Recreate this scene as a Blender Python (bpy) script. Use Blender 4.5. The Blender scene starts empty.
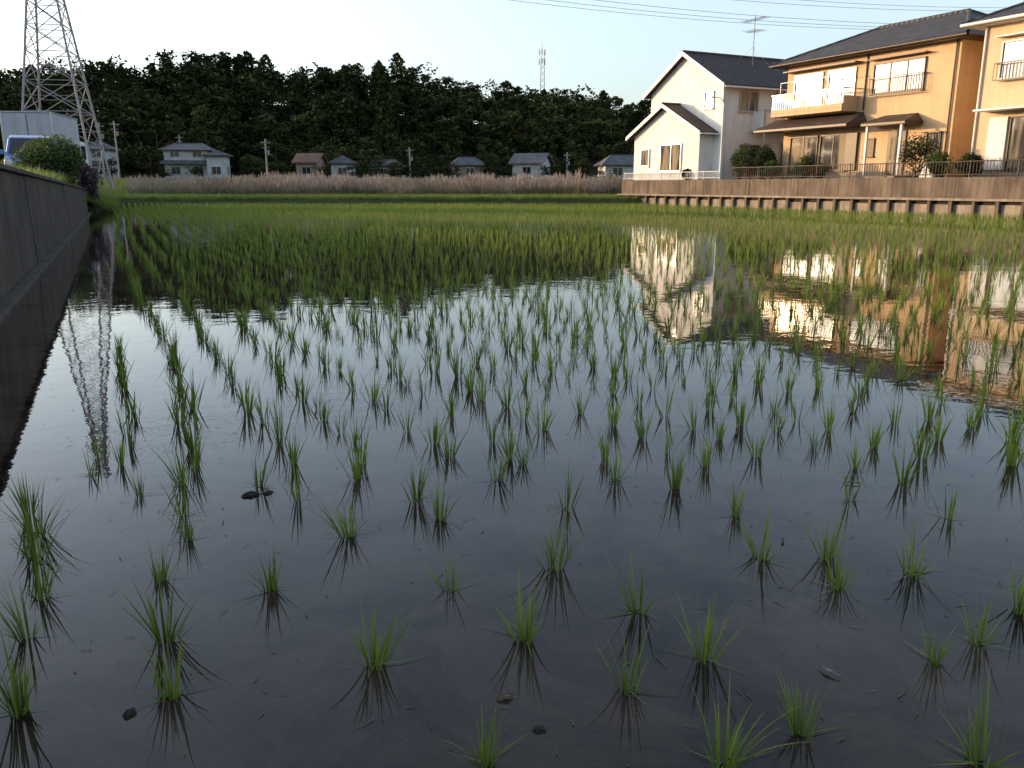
import bpy, bmesh, math, random
import numpy as np
from mathutils import Vector, Matrix
random.seed(3)
rng = np.random.default_rng(5)
scene = bpy.context.scene
COL = scene.collection
H_EYE = 1.15

# ------------------------------------------------------------------ materials
def new_mat(name):
    m = bpy.data.materials.new(name); m.use_nodes = True
    nt = m.node_tree; b = nt.nodes['Principled BSDF']
    return m, nt, b

def mat(name, c1, c2=None, scale=3.0, rough=0.7, bump=0.0, bscale=None, metallic=0.0, detail=5.0, spec=0.3, stretch=(1,1,1), lines=None, streak=0.0):
    m, nt, b = new_mat(name)
    b.inputs['Roughness'].default_value = rough
    b.inputs['Metallic'].default_value = metallic
    b.inputs['Specular IOR Level'].default_value = spec
    if c2 is None: c2 = tuple(x*0.8 for x in c1)
    tc = nt.nodes.new('ShaderNodeTexCoord')
    mp = nt.nodes.new('ShaderNodeMapping'); mp.inputs['Scale'].default_value = stretch
    nt.links.new(tc.outputs['Object'], mp.inputs['Vector'])
    n = nt.nodes.new('ShaderNodeTexNoise'); n.inputs['Scale'].default_value = scale; n.inputs['Detail'].default_value = detail
    nt.links.new(mp.outputs['Vector'], n.inputs['Vector'])
    r = nt.nodes.new('ShaderNodeValToRGB')
    r.color_ramp.elements[0].position = 0.35; r.color_ramp.elements[1].position = 0.65
    r.color_ramp.elements[0].color = (*c2, 1); r.color_ramp.elements[1].color = (*c1, 1)
    nt.links.new(n.outputs['Fac'], r.inputs['Fac'])
    colout = r.outputs['Color']
    if streak > 0:
        mp2 = nt.nodes.new('ShaderNodeMapping'); mp2.inputs['Scale'].default_value = (5, 5, 0.35)
        nt.links.new(tc.outputs['Object'], mp2.inputs['Vector'])
        n2 = nt.nodes.new('ShaderNodeTexNoise'); n2.inputs['Scale'].default_value = 1.3; n2.inputs['Detail'].default_value = 6
        nt.links.new(mp2.outputs['Vector'], n2.inputs['Vector'])
        mr = nt.nodes.new('ShaderNodeMapRange'); mr.inputs['From Min'].default_value = 0.35; mr.inputs['From Max'].default_value = 0.7
        mr.inputs['To Min'].default_value = 1.0; mr.inputs['To Max'].default_value = 1.0 - streak
        nt.links.new(n2.outputs['Fac'], mr.inputs['Value'])
        vm = nt.nodes.new('ShaderNodeVectorMath'); vm.operation = 'SCALE'
        nt.links.new(colout, vm.inputs[0]); nt.links.new(mr.outputs['Result'], vm.inputs['Scale'])
        colout = vm.outputs['Vector']
    nt.links.new(colout, b.inputs['Base Color'])
    if bump > 0:
        nb = nt.nodes.new('ShaderNodeTexNoise'); nb.inputs['Scale'].default_value = bscale or scale*6; nb.inputs['Detail'].default_value = 4
        nt.links.new(tc.outputs['Object'], nb.inputs['Vector'])
        bp = nt.nodes.new('ShaderNodeBump'); bp.inputs['Strength'].default_value = 1.0; bp.inputs['Distance'].default_value = bump
        nt.links.new(nb.outputs['Fac'], bp.inputs['Height'])
        nt.links.new(bp.outputs['Normal'], b.inputs['Normal'])
    if lines:
        axis, period, depth = lines
        w = nt.nodes.new('ShaderNodeTexWave'); w.wave_type = 'BANDS'; w.bands_direction = axis
        w.inputs['Scale'].default_value = 0.314/period; w.inputs['Distortion'].default_value = 0
        w.wave_profile = 'SAW' if axis == 'Z' else 'SIN'
        nt.links.new(tc.outputs['Object'], w.inputs['Vector'])
        bp = nt.nodes.new('ShaderNodeBump'); bp.inputs['Strength'].default_value = 1.0; bp.inputs['Distance'].default_value = depth
        nt.links.new(w.outputs['Fac'], bp.inputs['Height'])
        nt.links.new(bp.outputs['Normal'], b.inputs['Normal'])
    return m

def leaf_mat(name, dark, light, transl=0.35, rough=0.6, tip=None, grad_dark=0.0):
    m = bpy.data.materials.new(name); m.use_nodes = True
    nt = m.node_tree; nt.nodes.clear()
    out = nt.nodes.new('ShaderNodeOutputMaterial')
    at = nt.nodes.new('ShaderNodeAttribute'); at.attribute_name = 'tint'
    r = nt.nodes.new('ShaderNodeValToRGB')
    r.color_ramp.elements[0].color = (*dark, 1); r.color_ramp.elements[1].color = (*light, 1)
    if tip:
        r.color_ramp.elements[1].position = 0.8
        e = r.color_ramp.elements.new(1.0); e.color = (*tip, 1)
    nt.links.new(at.outputs['Fac'], r.inputs['Fac'])
    p = nt.nodes.new('ShaderNodeBsdfPrincipled'); p.inputs['Roughness'].default_value = rough
    p.inputs['Specular IOR Level'].default_value = 0.25
    nt.links.new(r.outputs['Color'], p.inputs['Base Color'])
    if transl > 0:
        t = nt.nodes.new('ShaderNodeBsdfTranslucent')
        mx = nt.nodes.new('ShaderNodeMixShader'); mx.inputs['Fac'].default_value = transl
        nt.links.new(r.outputs['Color'], t.inputs['Color'])
        nt.links.new(p.outputs[0], mx.inputs[1]); nt.links.new(t.outputs[0], mx.inputs[2])
        nt.links.new(mx.outputs[0], out.inputs['Surface'])
    else:
        p.inputs['Specular IOR Level'].default_value = 0.05
        nt.links.new(p.outputs[0], out.inputs['Surface'])
    return m

M = {}
M['white'] = mat('white_render', (0.78,0.76,0.72), (0.70,0.68,0.64), 1.5, 0.85, 0.002, 60, streak=0.12)
M['cream'] = mat('cream_siding', (0.63,0.43,0.245), (0.57,0.385,0.215), 0.8, 0.75, lines=('Z',0.45,0.012), streak=0.14)
M['cream2'] = mat('pale_cream_siding', (0.64,0.47,0.295), (0.58,0.42,0.26), 0.8, 0.75, lines=('Z',0.40,0.012), streak=0.14)
M['trim'] = mat('white_trim', (0.70,0.69,0.66), (0.60,0.59,0.56), 3, 0.5)
M['brown'] = mat('brown_aluminium', (0.07,0.045,0.03), (0.05,0.032,0.022), 4, 0.4)
M['alu'] = mat('aluminium', (0.5,0.5,0.5), (0.4,0.4,0.4), 4, 0.35, metallic=0.6)
M['tile'] = mat('roof_tile_grey', (0.075,0.072,0.075), (0.045,0.043,0.046), 2.5, 0.7, lines=('X',0.3,0.05))
M['tile_br'] = mat('roof_tile_brown', (0.07,0.05,0.042), (0.042,0.03,0.026), 2.5, 0.7, lines=('Y',0.3,0.05))
M['tile_brx'] = mat('porch_tile_brown', (0.09,0.062,0.048), (0.055,0.038,0.03), 2.5, 0.7, lines=('X',0.3,0.05))
M['tile_far'] = mat('roof_tile_far', (0.10,0.105,0.115), (0.065,0.068,0.075), 1.0, 0.65)
M['concrete'] = mat('weathered_concrete', (0.20,0.155,0.115), (0.12,0.092,0.07), 0.9, 0.9, 0.01, 25, streak=0.5)
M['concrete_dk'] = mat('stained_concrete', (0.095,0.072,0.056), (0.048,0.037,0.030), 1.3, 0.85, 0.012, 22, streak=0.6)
M['concrete_lt'] = mat('concrete_posts', (0.34,0.285,0.22), (0.24,0.20,0.155), 2, 0.9, 0.006, 40, streak=0.35)
M['dark'] = mat('dark_recess', (0.02,0.018,0.016), (0.012,0.011,0.01), 3, 0.8)
M['steel'] = mat('galvanised_steel', (0.34,0.31,0.31), (0.26,0.24,0.245), 2, 0.6, metallic=0.1)
M['pole'] = mat('pole_concrete', (0.30,0.28,0.27), (0.23,0.22,0.21), 2, 0.8)
M['cable'] = mat('cable_rubber', (0.14,0.14,0.15), (0.11,0.11,0.12), 2, 0.6)
M['bark'] = mat('bark', (0.07,0.05,0.035), (0.035,0.026,0.02), 3, 0.95, 0.02, 14)
M['soil'] = mat('soil_grass', (0.05,0.068,0.022), (0.05,0.042,0.026), 0.6, 0.95, 0.03, 8)
M['mud'] = mat('mud', (0.03,0.025,0.02), (0.015,0.013,0.011), 2, 0.9, 0.02, 9)
M['gravel'] = mat('lot_gravel', (0.20,0.18,0.15), (0.13,0.115,0.095), 1.2, 0.95, 0.02, 30)
M['asphalt'] = mat('asphalt', (0.06,0.06,0.06), (0.045,0.045,0.045), 4, 0.9, 0.01, 90)
M['tyre'] = mat('tyre_rubber', (0.02,0.02,0.02), (0.015,0.015,0.015), 9, 0.85)
M['vanpaint'] = mat('blue_car_paint', (0.10,0.17,0.36), (0.09,0.155,0.34), 2, 0.25, metallic=0.3, spec=0.5)
M['lamp'] = mat('headlamp_lens', (0.75,0.75,0.78), (0.6,0.6,0.63), 9, 0.1, spec=0.6)
M['truckbox'] = mat('painted_panel', (0.46,0.47,0.50), (0.40,0.41,0.44), 1.1, 0.5, lines=('Y',0.25,0.012), streak=0.15)
M['litter'] = mat('dead_leaf', (0.16,0.12,0.07), (0.07,0.05,0.03), 30, 0.8)
M['straw'] = mat('straw', (0.13,0.105,0.06), (0.06,0.05,0.03), 20, 0.7)

def glass_mat():
    m, nt, b = new_mat('window_glass')
    b.inputs['Roughness'].default_value = 0.05
    b.inputs['Specular IOR Level'].default_value = 0.9
    b.inputs['IOR'].default_value = 1.6
    tc = nt.nodes.new('ShaderNodeTexCoord'); mp = nt.nodes.new('ShaderNodeMapping'); mp.inputs['Scale'].default_value = (1.7,1.7,0.25)
    n = nt.nodes.new('ShaderNodeTexNoise'); n.inputs['Scale'].default_value = 1.2
    r = nt.nodes.new('ShaderNodeValToRGB')
    r.color_ramp.elements[0].position = .42; r.color_ramp.elements[1].position = .58
    r.color_ramp.elements[0].color = (0.04,0.04,0.04,1); r.color_ramp.elements[1].color = (0.30,0.24,0.16,1)
    nt.links.new(tc.outputs['Object'], mp.inputs[0]); nt.links.new(mp.outputs[0], n.inputs['Vector'])
    nt.links.new(n.outputs['Fac'], r.inputs[0]); nt.links.new(r.outputs[0], b.inputs['Base Color'])
    return m
M['glass'] = glass_mat()
def dkglass():
    m, nt, b = new_mat('tinted_glass')
    b.inputs['Base Color'].default_value = (0.02,0.025,0.03,1); b.inputs['Roughness'].default_value = 0.04
    b.inputs['Specular IOR Level'].default_value = 0.8
    return m
M['dkglass'] = dkglass()

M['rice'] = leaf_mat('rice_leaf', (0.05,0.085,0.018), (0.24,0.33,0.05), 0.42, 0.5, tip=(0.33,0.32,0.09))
M['grass'] = leaf_mat('grass_leaf', (0.06,0.10,0.02), (0.22,0.29,0.06), 0.3, 0.6)
M['reed'] = leaf_mat('reed_leaf', (0.07,0.09,0.03), (0.29,0.235,0.155), 0.2, 0.8, tip=(0.52,0.42,0.36))
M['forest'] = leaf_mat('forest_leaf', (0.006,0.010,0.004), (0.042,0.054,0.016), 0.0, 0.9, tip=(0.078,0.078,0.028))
M['bush'] = leaf_mat('bush_leaf', (0.018,0.035,0.010), (0.10,0.155,0.032), 0.3, 0.6)
M['bush_d'] = leaf_mat('dark_bush_leaf', (0.010,0.016,0.007), (0.045,0.065,0.016), 0.3, 0.6)
M['bush_p'] = leaf_mat('purple_bush_leaf', (0.022,0.015,0.02), (0.085,0.06,0.09), 0.3, 0.6)

def water_mat():
    m, nt, b = new_mat('paddy_water_surface')
    tc = nt.nodes.new('ShaderNodeTexCoord')
    n = nt.nodes.new('ShaderNodeTexNoise'); n.inputs['Scale'].default_value = 1.7; n.inputs['Detail'].default_value = 11; n.inputs['Roughness'].default_value = .78
    n.inputs['Distortion'].default_value = .5
    nt.links.new(tc.outputs['Object'], n.inputs['Vector'])
    r = nt.nodes.new('ShaderNodeValToRGB')
    r.color_ramp.elements[0].position = .38; r.color_ramp.elements[1].position = .66
    r.color_ramp.elements[0].color = (0.010,0.0075,0.006,1); r.color_ramp.elements[1].color = (0.066,0.047,0.033,1)
    nt.links.new(n.outputs['Fac'], r.inputs[0]); nt.links.new(r.outputs[0], b.inputs['Base Color'])
    b.inputs['Roughness'].default_value = 0.012
    b.inputs['IOR'].default_value = 1.35
    b.inputs['Specular IOR Level'].default_value = 0.5
    n1 = nt.nodes.new('ShaderNodeTexNoise'); n1.inputs['Scale'].default_value = 7; n1.inputs['Detail'].default_value = 2.5
    n2 = nt.nodes.new('ShaderNodeTexNoise'); n2.inputs['Scale'].default_value = 1.1; n2.inputs['Detail'].default_value = 2
    for q in (n1, n2): nt.links.new(tc.outputs['Object'], q.inputs['Vector'])
    b1 = nt.nodes.new('ShaderNodeBump'); b1.inputs['Distance'].default_value = 0.0008; b1.inputs['Strength'].default_value = 1
    b2 = nt.nodes.new('ShaderNodeBump'); b2.inputs['Distance'].default_value = 0.0022; b2.inputs['Strength'].default_value = 1
    nt.links.new(n1.outputs['Fac'], b1.inputs['Height']); nt.links.new(n2.outputs['Fac'], b2.inputs['Height'])
    nt.links.new(b1.outputs['Normal'], b2.inputs['Normal']); nt.links.new(b2.outputs['Normal'], b.inputs['Normal'])
    return m
M['water'] = water_mat()

# ------------------------------------------------------------------ mesh helpers
def link(o, parent=None):
    COL.objects.link(o)
    if parent: o.parent = parent
    return o

def mesh_np(name, V, F, mats, tint=None, midx=None, parent=None, smooth=False):
    V = np.asarray(V, dtype=np.float32); F = np.asarray(F, dtype=np.int32)
    me = bpy.data.meshes.new(name)
    k = F.shape[1]
    me.vertices.add(len(V)); me.vertices.foreach_set('co', V.ravel())
    me.loops.add(F.size); me.loops.foreach_set('vertex_index', F.ravel())
    me.polygons.add(len(F))
    me.polygons.foreach_set('loop_start', np.arange(0, F.size, k, dtype=np.int32))
    me.polygons.foreach_set('loop_total', np.full(len(F), k, dtype=np.int32))
    if midx is not None: me.polygons.foreach_set('material_index', np.asarray(midx, dtype=np.int32))
    if smooth: me.polygons.foreach_set('use_smooth', np.ones(len(F), dtype=bool))
    me.update(calc_edges=True)
    if tint is not None:
        a = me.attributes.new('tint', 'FLOAT', 'POINT'); a.data.foreach_set('value', np.asarray(tint, dtype=np.float32))
    for mm in mats: me.materials.append(mm)
    return link(bpy.data.objects.new(name, me), parent)

def empty(name, loc=(0,0,0), rz=0.0):
    o = bpy.data.objects.new(name, None); o.location = loc; o.rotation_euler = (0,0,rz); o.empty_display_size = .3
    return link(o)

def pydata(name, V, F, m, parent=None, bevel=0.0, smooth=False):
    me = bpy.data.meshes.new(name); me.from_pydata([tuple(v) for v in V], [], F); 
    bm = bmesh.new(); bm.from_mesh(me); bmesh.ops.recalc_face_normals(bm, faces=bm.faces); bm.to_mesh(me); bm.free()
    me.materials.append(m)
    o = link(bpy.data.objects.new(name, me), parent)
    if bevel > 0:
        md = o.modifiers.new('bevel', 'BEVEL'); md.width = bevel; md.segments = 2; md.limit_method = 'ANGLE'
    return o

def box(parent, name, a0,a1,b0,b1,z0,z1, m, bevel=0.0):
    V = [(a0,b0,z0),(a1,b0,z0),(a1,b1,z0),(a0,b1,z0),(a0,b0,z1),(a1,b0,z1),(a1,b1,z1),(a0,b1,z1)]
    F = [(0,3,2,1),(4,5,6,7),(0,1,5,4),(1,2,6,5),(2,3,7,6),(3,0,4,7)]
    return pydata(name, V, F, m, parent, bevel)

def prism(parent, name, pts, plane, e0, e1, m, bevel=0.0):
    def P(p, e):
        if plane == 'az': return (p[0], e, p[1])
        if plane == 'bz': return (e, p[0], p[1])
        return (p[0], p[1], e)
    n = len(pts)
    V = [P(p, e0) for p in pts] + [P(p, e1) for p in pts]
    F = [tuple(range(n)), tuple(range(2*n-1, n-1, -1))] + [(i, (i+1)%n, n+(i+1)%n, n+i) for i in range(n)]
    return pydata(name, V, F, m, parent, bevel)

def tube_arrays(p0, p1, r0, r1, sides=6):
    p0 = np.array(p0, float); p1 = np.array(p1, float); d = p1-p0; L = np.linalg.norm(d); d /= max(L,1e-9)
    ref = np.array([0,0,1.]) if abs(d[2]) < .9 else np.array([1.,0,0])
    x = np.cross(d, ref); x /= np.linalg.norm(x); y = np.cross(d, x)
    an = np.linspace(0, 2*np.pi, sides, endpoint=False)
    ring = np.cos(an)[:,None]*x + np.sin(an)[:,None]*y
    V = np.vstack([p0+ring*r0, p1+ring*r1])
    F = [(i, (i+1)%sides, sides+(i+1)%sides, sides+i) for i in range(sides)]
    return V, np.array(F)

def merge(parts):
    Vs, Fs, off = [], [], 0
    for V, F in parts:
        Vs.append(V); Fs.append(F+off); off += len(V)
    return np.vstack(Vs), np.vstack(Fs)

def tubes(name, segs, m, parent=None, sides=6):
    V, F = merge([tube_arrays(*s, sides=sides) for s in segs])
    return mesh_np(name, V, F, [m], parent=parent)

# ------------------------------------------------------------------ frame of the right-hand housing lot
P0 = np.array([19.5, 32.2]); U = np.array([-.454,.891]); N = np.array([.891,.454])
RZ = math.atan2(-.891, .454)
def lot(t, n, z=0.0):
    p = P0 + U*t + N*n
    return (float(p[0]), float(p[1]), z)
GZ = 1.5   # lot level above the water

# ------------------------------------------------------------------ terrain
def sstep(x):
    x = np.clip(x, 0, 1); return x*x*(3-2*x)
hx = np.array([-260,-200,-110,-80,-55,-29,-8,12,36,100,160,300]); hz = np.array([12,14,16.5,20.0,18.5,16.5,14.0,11.0,8.5,6.0,4.5,4])
def terrain_z(x, y):
    x = np.asarray(x, float); y = np.asarray(y, float)
    z = 0.25 + 2.0*sstep((y-88)/40)
    z = z + 0.95*sstep((-.467*y-1.5-x)/3.0)*sstep((110-y)/30)
    z = z + np.interp(x, hx, hz)*sstep((y-150)/72)
    return z
xs = np.concatenate([np.linspace(-900,-260,12), np.linspace(-250,250,168), np.linspace(262,900,12)])
ys = np.concatenate([np.array([53.9,54.0,54.6]), np.linspace(56,130,60), np.linspace(133,260,50), np.linspace(280,1200,12)])
X, Y = np.meshgrid(xs, ys)
Z = terrain_z(X, Y) + 0.05*np.sin(X*1.7)*np.sin(Y*1.3)
Z[0,:] = -0.2
nx, ny = len(xs), len(ys)
V = np.stack([X.ravel(), Y.ravel(), Z.ravel()], 1)
idx = np.arange(nx*ny).reshape(ny, nx)
F = np.stack([idx[:-1,:-1].ravel(), idx[:-1,1:].ravel(), idx[1:,1:].ravel(), idx[1:,:-1].ravel()], 1)
mesh_np('terrain', V, F, [M['soil']], smooth=True)

pydata('ground', [(-900,-400,-.12),(900,-400,-.12),(900,1300,-.12),(-900,1300,-.12)], [(0,1,2,3)], M['mud'])
def lw(y): return -5.08-.467*(y-8.2)      # water-side face of the left wall
pydata('paddy_water', [(lw(0.5)-.3,0.5,0),(33,0.5,0),(22,34,0),(6.5,60,0),(-60,60,0),(-60,40,0),(lw(36.9)-.3,36.9,0)], [(0,1,2,3,4,5,6)], M['water'])
prism(None, 'grass_bank', [(-.0,-.2),(0.55,-.2),(0.35,.12),(-.6,.2),(-8,.2),(-8,-.2)], 'bz', -1.0, 40, M['soil'])

lp = [(lw(-10)-.16,-10),(lw(36.9)-.16,36.9),(lw(36.9)-1.2,37.2),(lw(56)-1.2,56),(-260,56),(-260,-10)]
prism(None, 'road_embankment', lp, 'ab', -.2, 1.15, M['gravel'])
rd = [(lw(-10)-1.0,-10),(lw(54)-1.6,54),(lw(54)-6.2,54),(lw(-10)-5.6,-10)]
prism(None, 'road', rd, 'ab', 1.15, 1.158, M['asphalt'])
sl = [(lw(37)-1.2,37.2,1.13),(lw(56)-1.2,56,1.13),(lw(56)+1.2,56,-.05),(lw(37)+.3,37.2,-.05),(lw(37)-1.2,37.2,-.05)]
pydata('grass_slope', sl, [(0,1,2,3),(0,3,4)], M['soil'])

# left retaining wall
lwall = empty('retaining_wall')
ylist = np.arange(-9.0, 36.9, 3.06)
for i in range(len(ylist)):
    y0 = ylist[i]; y1 = min(y0+3.045, 36.9)
    t0 = 1.36-.36*max(0,(y0-8.2))/28.7; t1 = 1.36-.36*max(0,(y1-8.2))/28.7
    j = random.uniform(-.008,.008)
    V = [(lw(y0)+j,y0,-.2),(lw(y1)+j,y1,-.2),(lw(y1)-.22,y1,-.2),(lw(y0)-.22,y0,-.2),
         (lw(y0)-.05+j,y0,t0),(lw(y1)-.05+j,y1,t1),(lw(y1)-.22,y1,t1),(lw(y0)-.22,y0,t0)]
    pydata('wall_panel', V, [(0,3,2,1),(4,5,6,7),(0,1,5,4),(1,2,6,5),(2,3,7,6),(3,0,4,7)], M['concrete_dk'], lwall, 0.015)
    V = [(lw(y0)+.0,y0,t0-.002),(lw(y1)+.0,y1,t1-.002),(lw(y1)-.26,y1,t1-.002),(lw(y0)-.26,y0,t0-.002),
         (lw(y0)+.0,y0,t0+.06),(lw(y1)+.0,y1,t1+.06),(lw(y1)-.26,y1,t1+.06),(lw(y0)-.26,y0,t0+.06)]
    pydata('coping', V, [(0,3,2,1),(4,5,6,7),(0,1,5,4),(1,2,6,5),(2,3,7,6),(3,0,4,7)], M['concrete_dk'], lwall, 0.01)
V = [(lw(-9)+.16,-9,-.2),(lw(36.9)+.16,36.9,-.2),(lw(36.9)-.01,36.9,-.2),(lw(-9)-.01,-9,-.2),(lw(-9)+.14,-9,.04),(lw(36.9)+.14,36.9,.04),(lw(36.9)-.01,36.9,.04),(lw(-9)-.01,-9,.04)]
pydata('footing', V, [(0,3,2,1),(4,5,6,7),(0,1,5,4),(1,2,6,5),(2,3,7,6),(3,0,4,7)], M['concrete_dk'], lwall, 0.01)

# right lot
lotE = empty('housing_lot_ground', lot(27,0), RZ)   # a = 27-t , b = n
box(lotE, 'lot_surface', 0.2, 60, .2, 60, -.2, GZ-.06, M['gravel'])
rw = empty('lot_retaining_wall', lot(27,0), RZ)
for i in range(19):
    a0 = i*3.0
    box(rw, 'panel', a0, a0+2.985, .02+random.uniform(-.006,.006), .22, .62, GZ+random.uniform(-.008,.008), M['concrete'], .012)
for i in range(8):
    box(rw, 'return_panel', 0.0, .2, .24+i*3, 3.22+i*3, .0, GZ, M['concrete'], .012)
box(rw, 'ledge', -.05, 57, -.32, .05, .56, .66, M['concrete_lt'], .012)
box(rw, 'recess', -.02, 57, -.05, .1, -.2, .56, M['dark'])
for i in range(58):
    box(rw, 'post', i*1.0+random.uniform(-.02,.02), i*1.0+.14, -.26, -.06, -.2, .56, M['concrete'], .01)
for i in range(57):
    box(rw, 'plank', i*1.0+.15, i*1.0+.97, -.10, -.055, -.2, .42+random.uniform(-.05,.05), M['concrete_lt'], .005)

def rail_fence(name, a0, a1, h, m, step=.12, r=.012, b=.12, z=GZ):
    e = empty(name, lot(27,0), RZ)
    n = int((a1-a0)/step)
    segs = [((a0,b,z+h),(a1,b,z+h),.022,.022), ((a0,b,z+.1),(a1,b,z+.1),.018,.018)]
    segs += [((a0+i*step,b,z+.1),(a0+i*step,b,z+h),r,r) for i in range(n+1)]
    segs += [((a0+i*2.0,b,z-.03),(a0+i*2.0,b,z+h+.05),.03,.03) for i in range(int((a1-a0)/2)+1)]
    tubes('rails', segs, m, e, 5)
rail_fence('white_fence', 0.1, 9.5, .45, M['trim'], .16, .016)
rail_fence('brown_fence', 10.5, 40, .62, M['brown'], .14, .014)

# ------------------------------------------------------------------ building helpers
def fbox(par, name, face, off, s0,s1,d0,d1,z0,z1,m,bev=0.0):
    if face == 'F': return box(par, name, s0,s1, off-d1, off-d0, z0,z1,m,bev)
    return box(par, name, off+d0, off+d1, s0,s1, z0,z1,m,bev)

def window(par, face, off, s0,s1,z0,z1, panes=2, fm='trim', gm='glass', fw=.06, sill=True, grille=None, hood=False, shutterbox=False):
    g = fw
    fbox(par,'window_glass',face,off,s0+g*.5,s1-g*.5,.003,.02,z0+g*.5,z1-g*.5,M[gm])
    f = M[fm]
    fbox(par,'window_frame',face,off,s0-g*.4,s1+g*.4,.002,.085,z1-g*.5,z1+g*.6,f,.006)
    fbox(par,'window_frame',face,off,s0-g*.4,s1+g*.4,.002,.085,z0-g*.6,z0+g*.5,f,.006)
    for k in range(panes+1):
        s = s0+(s1-s0)*k/panes
        d = .08 if k in (0,panes) else .05
        fbox(par,'window_mullion',face,off,s-g*.42,s+g*.42,.004,d,z0+g*.5+.002,z1-g*.5-.002,f,.004)
    if sill: fbox(par,'window_sill',face,off,s0-.08,s1+.08,.001,.14,z0-g*.6-.05,z0-g*.6-.002,f,.006)
    if grille:
        gz0, gz1 = grille
        fbox(par,'grille_rail',face,off,s0-.1,s1+.1,.30,.33,gz1-.04,gz1,M['brown'])
        fbox(par,'grille_rail',face,off,s0-.1,s1+.1,.30,.33,gz0,gz0+.04,M['brown'])
        n = int((s1-s0+.2)/.14)
        for k in range(n+1):
            s = s0-.1+(s1-s0+.2)*k/n
            fbox(par,'grille_bar',face,off,s-.010,s+.010,.305,.325,gz0+.041,gz1-.041,M['brown'])
        for s in (s0-.1, s1+.1):
            fbox(par,'grille_bracket',face,off,s-.015,s+.015,.002,.299,gz1-.04,gz1,M['brown'])
    if hood:
        fbox(par,'window_hood',face,off,s0-.2,s1+.2,.002,.38,z1+.18,z1+.23,M[fm],.006)
    if shutterbox:
        fbox(par,'shutter_box',face,off,s1+.06,s1+.72,.002,.13,z0-.04,z1+.06,M[fm],.01)

def hip_roof(par, name, a0,a1,b0,b1,z,rise,m,inset=None,th=.16,fm='trim'):
    w = min(a1-a0,b1-b0)/2 if inset is None else inset
    if (a1-a0) >= (b1-b0):
        r0=(a0+w,(b0+b1)/2,z+rise); r1=(a1-w,(b0+b1)/2,z+rise)
        F=[(0,1,5,4),(1,2,5),(2,3,4,5),(3,0,4),(0,3,2,1)]
    else:
        r0=((a0+a1)/2,b0+w,z+rise); r1=((a0+a1)/2,b1-w,z+rise)
        F=[(0,1,4),(1,2,5,4),(2,3,5),(3,0,4,5),(0,3,2,1)]
    V=[(a0,b0,z),(a1,b0,z),(a1,b1,z),(a0,b1,z),r0,r1]
    pydata(name,V,F,m,par)
    box(par,'soffit_fascia',a0+.03,a1-.03,b0+.03,b1-.03,z-th,z-.004,M[fm],.01)
    segs=[(r0,r1,.12,.12)]
    if (a1-a0) >= (b1-b0): con=[(0,4),(3,4),(1,5),(2,5)]
    else: con=[(0,4),(1,4),(2,5),(3,5)]
    for i,j in con: segs.append((V[i],V[j],.09,.09))
    tubes('ridge_tiles',segs,m,par,6)

def gable_roof_b(par, a0,a1,b0,b1,z,rise,m,th=.15,fm='trim'):
    c=(a0+a1)/2
    prism(par,'roof_slope',[(a0,z),(c,z+rise),(c,z+rise+th),(a0,z+th)],'az',b0,b1,m)
    prism(par,'roof_slope',[(c+.001,z+rise),(a1,z),(a1,z+th),(c+.001,z+rise+th)],'az',b0,b1,m)
    for e0,e1 in ((b0-.05,b0-.003),):
        prism(par,'barge_board',[(a0,z-.08),(c,z+rise-.08),(c,z+rise+th+.02),(a0,z+th+.02)],'az',e0,e1,M[fm])
        prism(par,'barge_board',[(c+.001,z+rise-.08),(a1,z-.08),(a1,z+th+.02),(c+.001,z+rise+th+.02)],'az',e0,e1,M[fm])
    tubes('ridge_tiles',[((c,b0,z+rise+th),(c,b1,z+rise+th),.1,.1)],m,par)
    box(par,'gutter',a1-.02,a1+.10,b0,b1,z-.03,z+.06,M[fm],.01)

# ---- house 1
h1 = empty('white_gabled_house', lot(26.1,1.5,GZ), RZ)
W1=6.9; DP=8.5; EV=5.35; RI=2.0
prism(h1,'walls',[(0,-.1),(W1,-.1),(W1,EV),(W1/2,EV+RI-.02),(0,EV)],'az',0,DP,M['white'])
gable_roof_b(h1,-.45,W1+.45,-.35,DP+.5,EV-.22,RI+.20,M['tile_br'])
prism(h1,'front_wing',[(-.3,-.1),(6.2,-.1),(6.2,2.75),(2.95,4.35),(-.3,2.75)],'az',-1.0,-.004,M['white'])
gable_roof_b(h1,-.75,6.65,-1.35,-.006,2.58,1.8,M['tile_br'],.13)
window(h1,'F',-1.0,2.6,4.6,.55,2.1,2,'alu',hood=False)
window(h1,'F',-1.0,.55,1.4,.9,1.9,1,'alu')
window(h1,'F',0,5.3,6.1,4.1,5.0,1,'alu')
box(h1,'vent',3.25,3.65,-.04,-.003,6.35,6.6,M['alu'],.01)
window(h1,'R',W1,1.2,2.6,3.9,5.0,2,'alu'); window(h1,'R',W1,4.0,5.8,3.1,5.0,2,'alu'); window(h1,'R',W1,1.4,3.0,.8,2.0,2,'alu'); window(h1,'R',W1,4.6,6.2,.5,2.2,2,'alu')
box(h1,'balcony_floor',W1+.003,W1+1.1,2.2,7.2,2.75,2.9,M['trim'],.01)
box(h1,'balcony_rail',W1+1.02,W1+1.1,2.2,7.2,3.85,3.93,M['alu'])
box(h1,'balcony_panel',W1+1.04,W1+1.08,2.25,7.15,2.92,3.7,M['white'])
for k in range(7): box(h1,'baluster',W1+1.03,W1+1.09,2.22+k*.81,2.28+k*.81,2.9,3.85,M['alu'])
box(h1,'balcony_side',W1+.003,W1+1.01,2.2,2.24,2.9,3.85,M['white'])
for s in (2.25,7.1): box(h1,'balcony_post',W1+1.0,W1+1.08,s,s+.08,-.1,2.749,M['alu'])
tubes('downpipe',[((W1+.06,.15,-.1),(W1+.06,.15,EV-.3),.04,.04)],M['alu'],h1)

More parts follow.
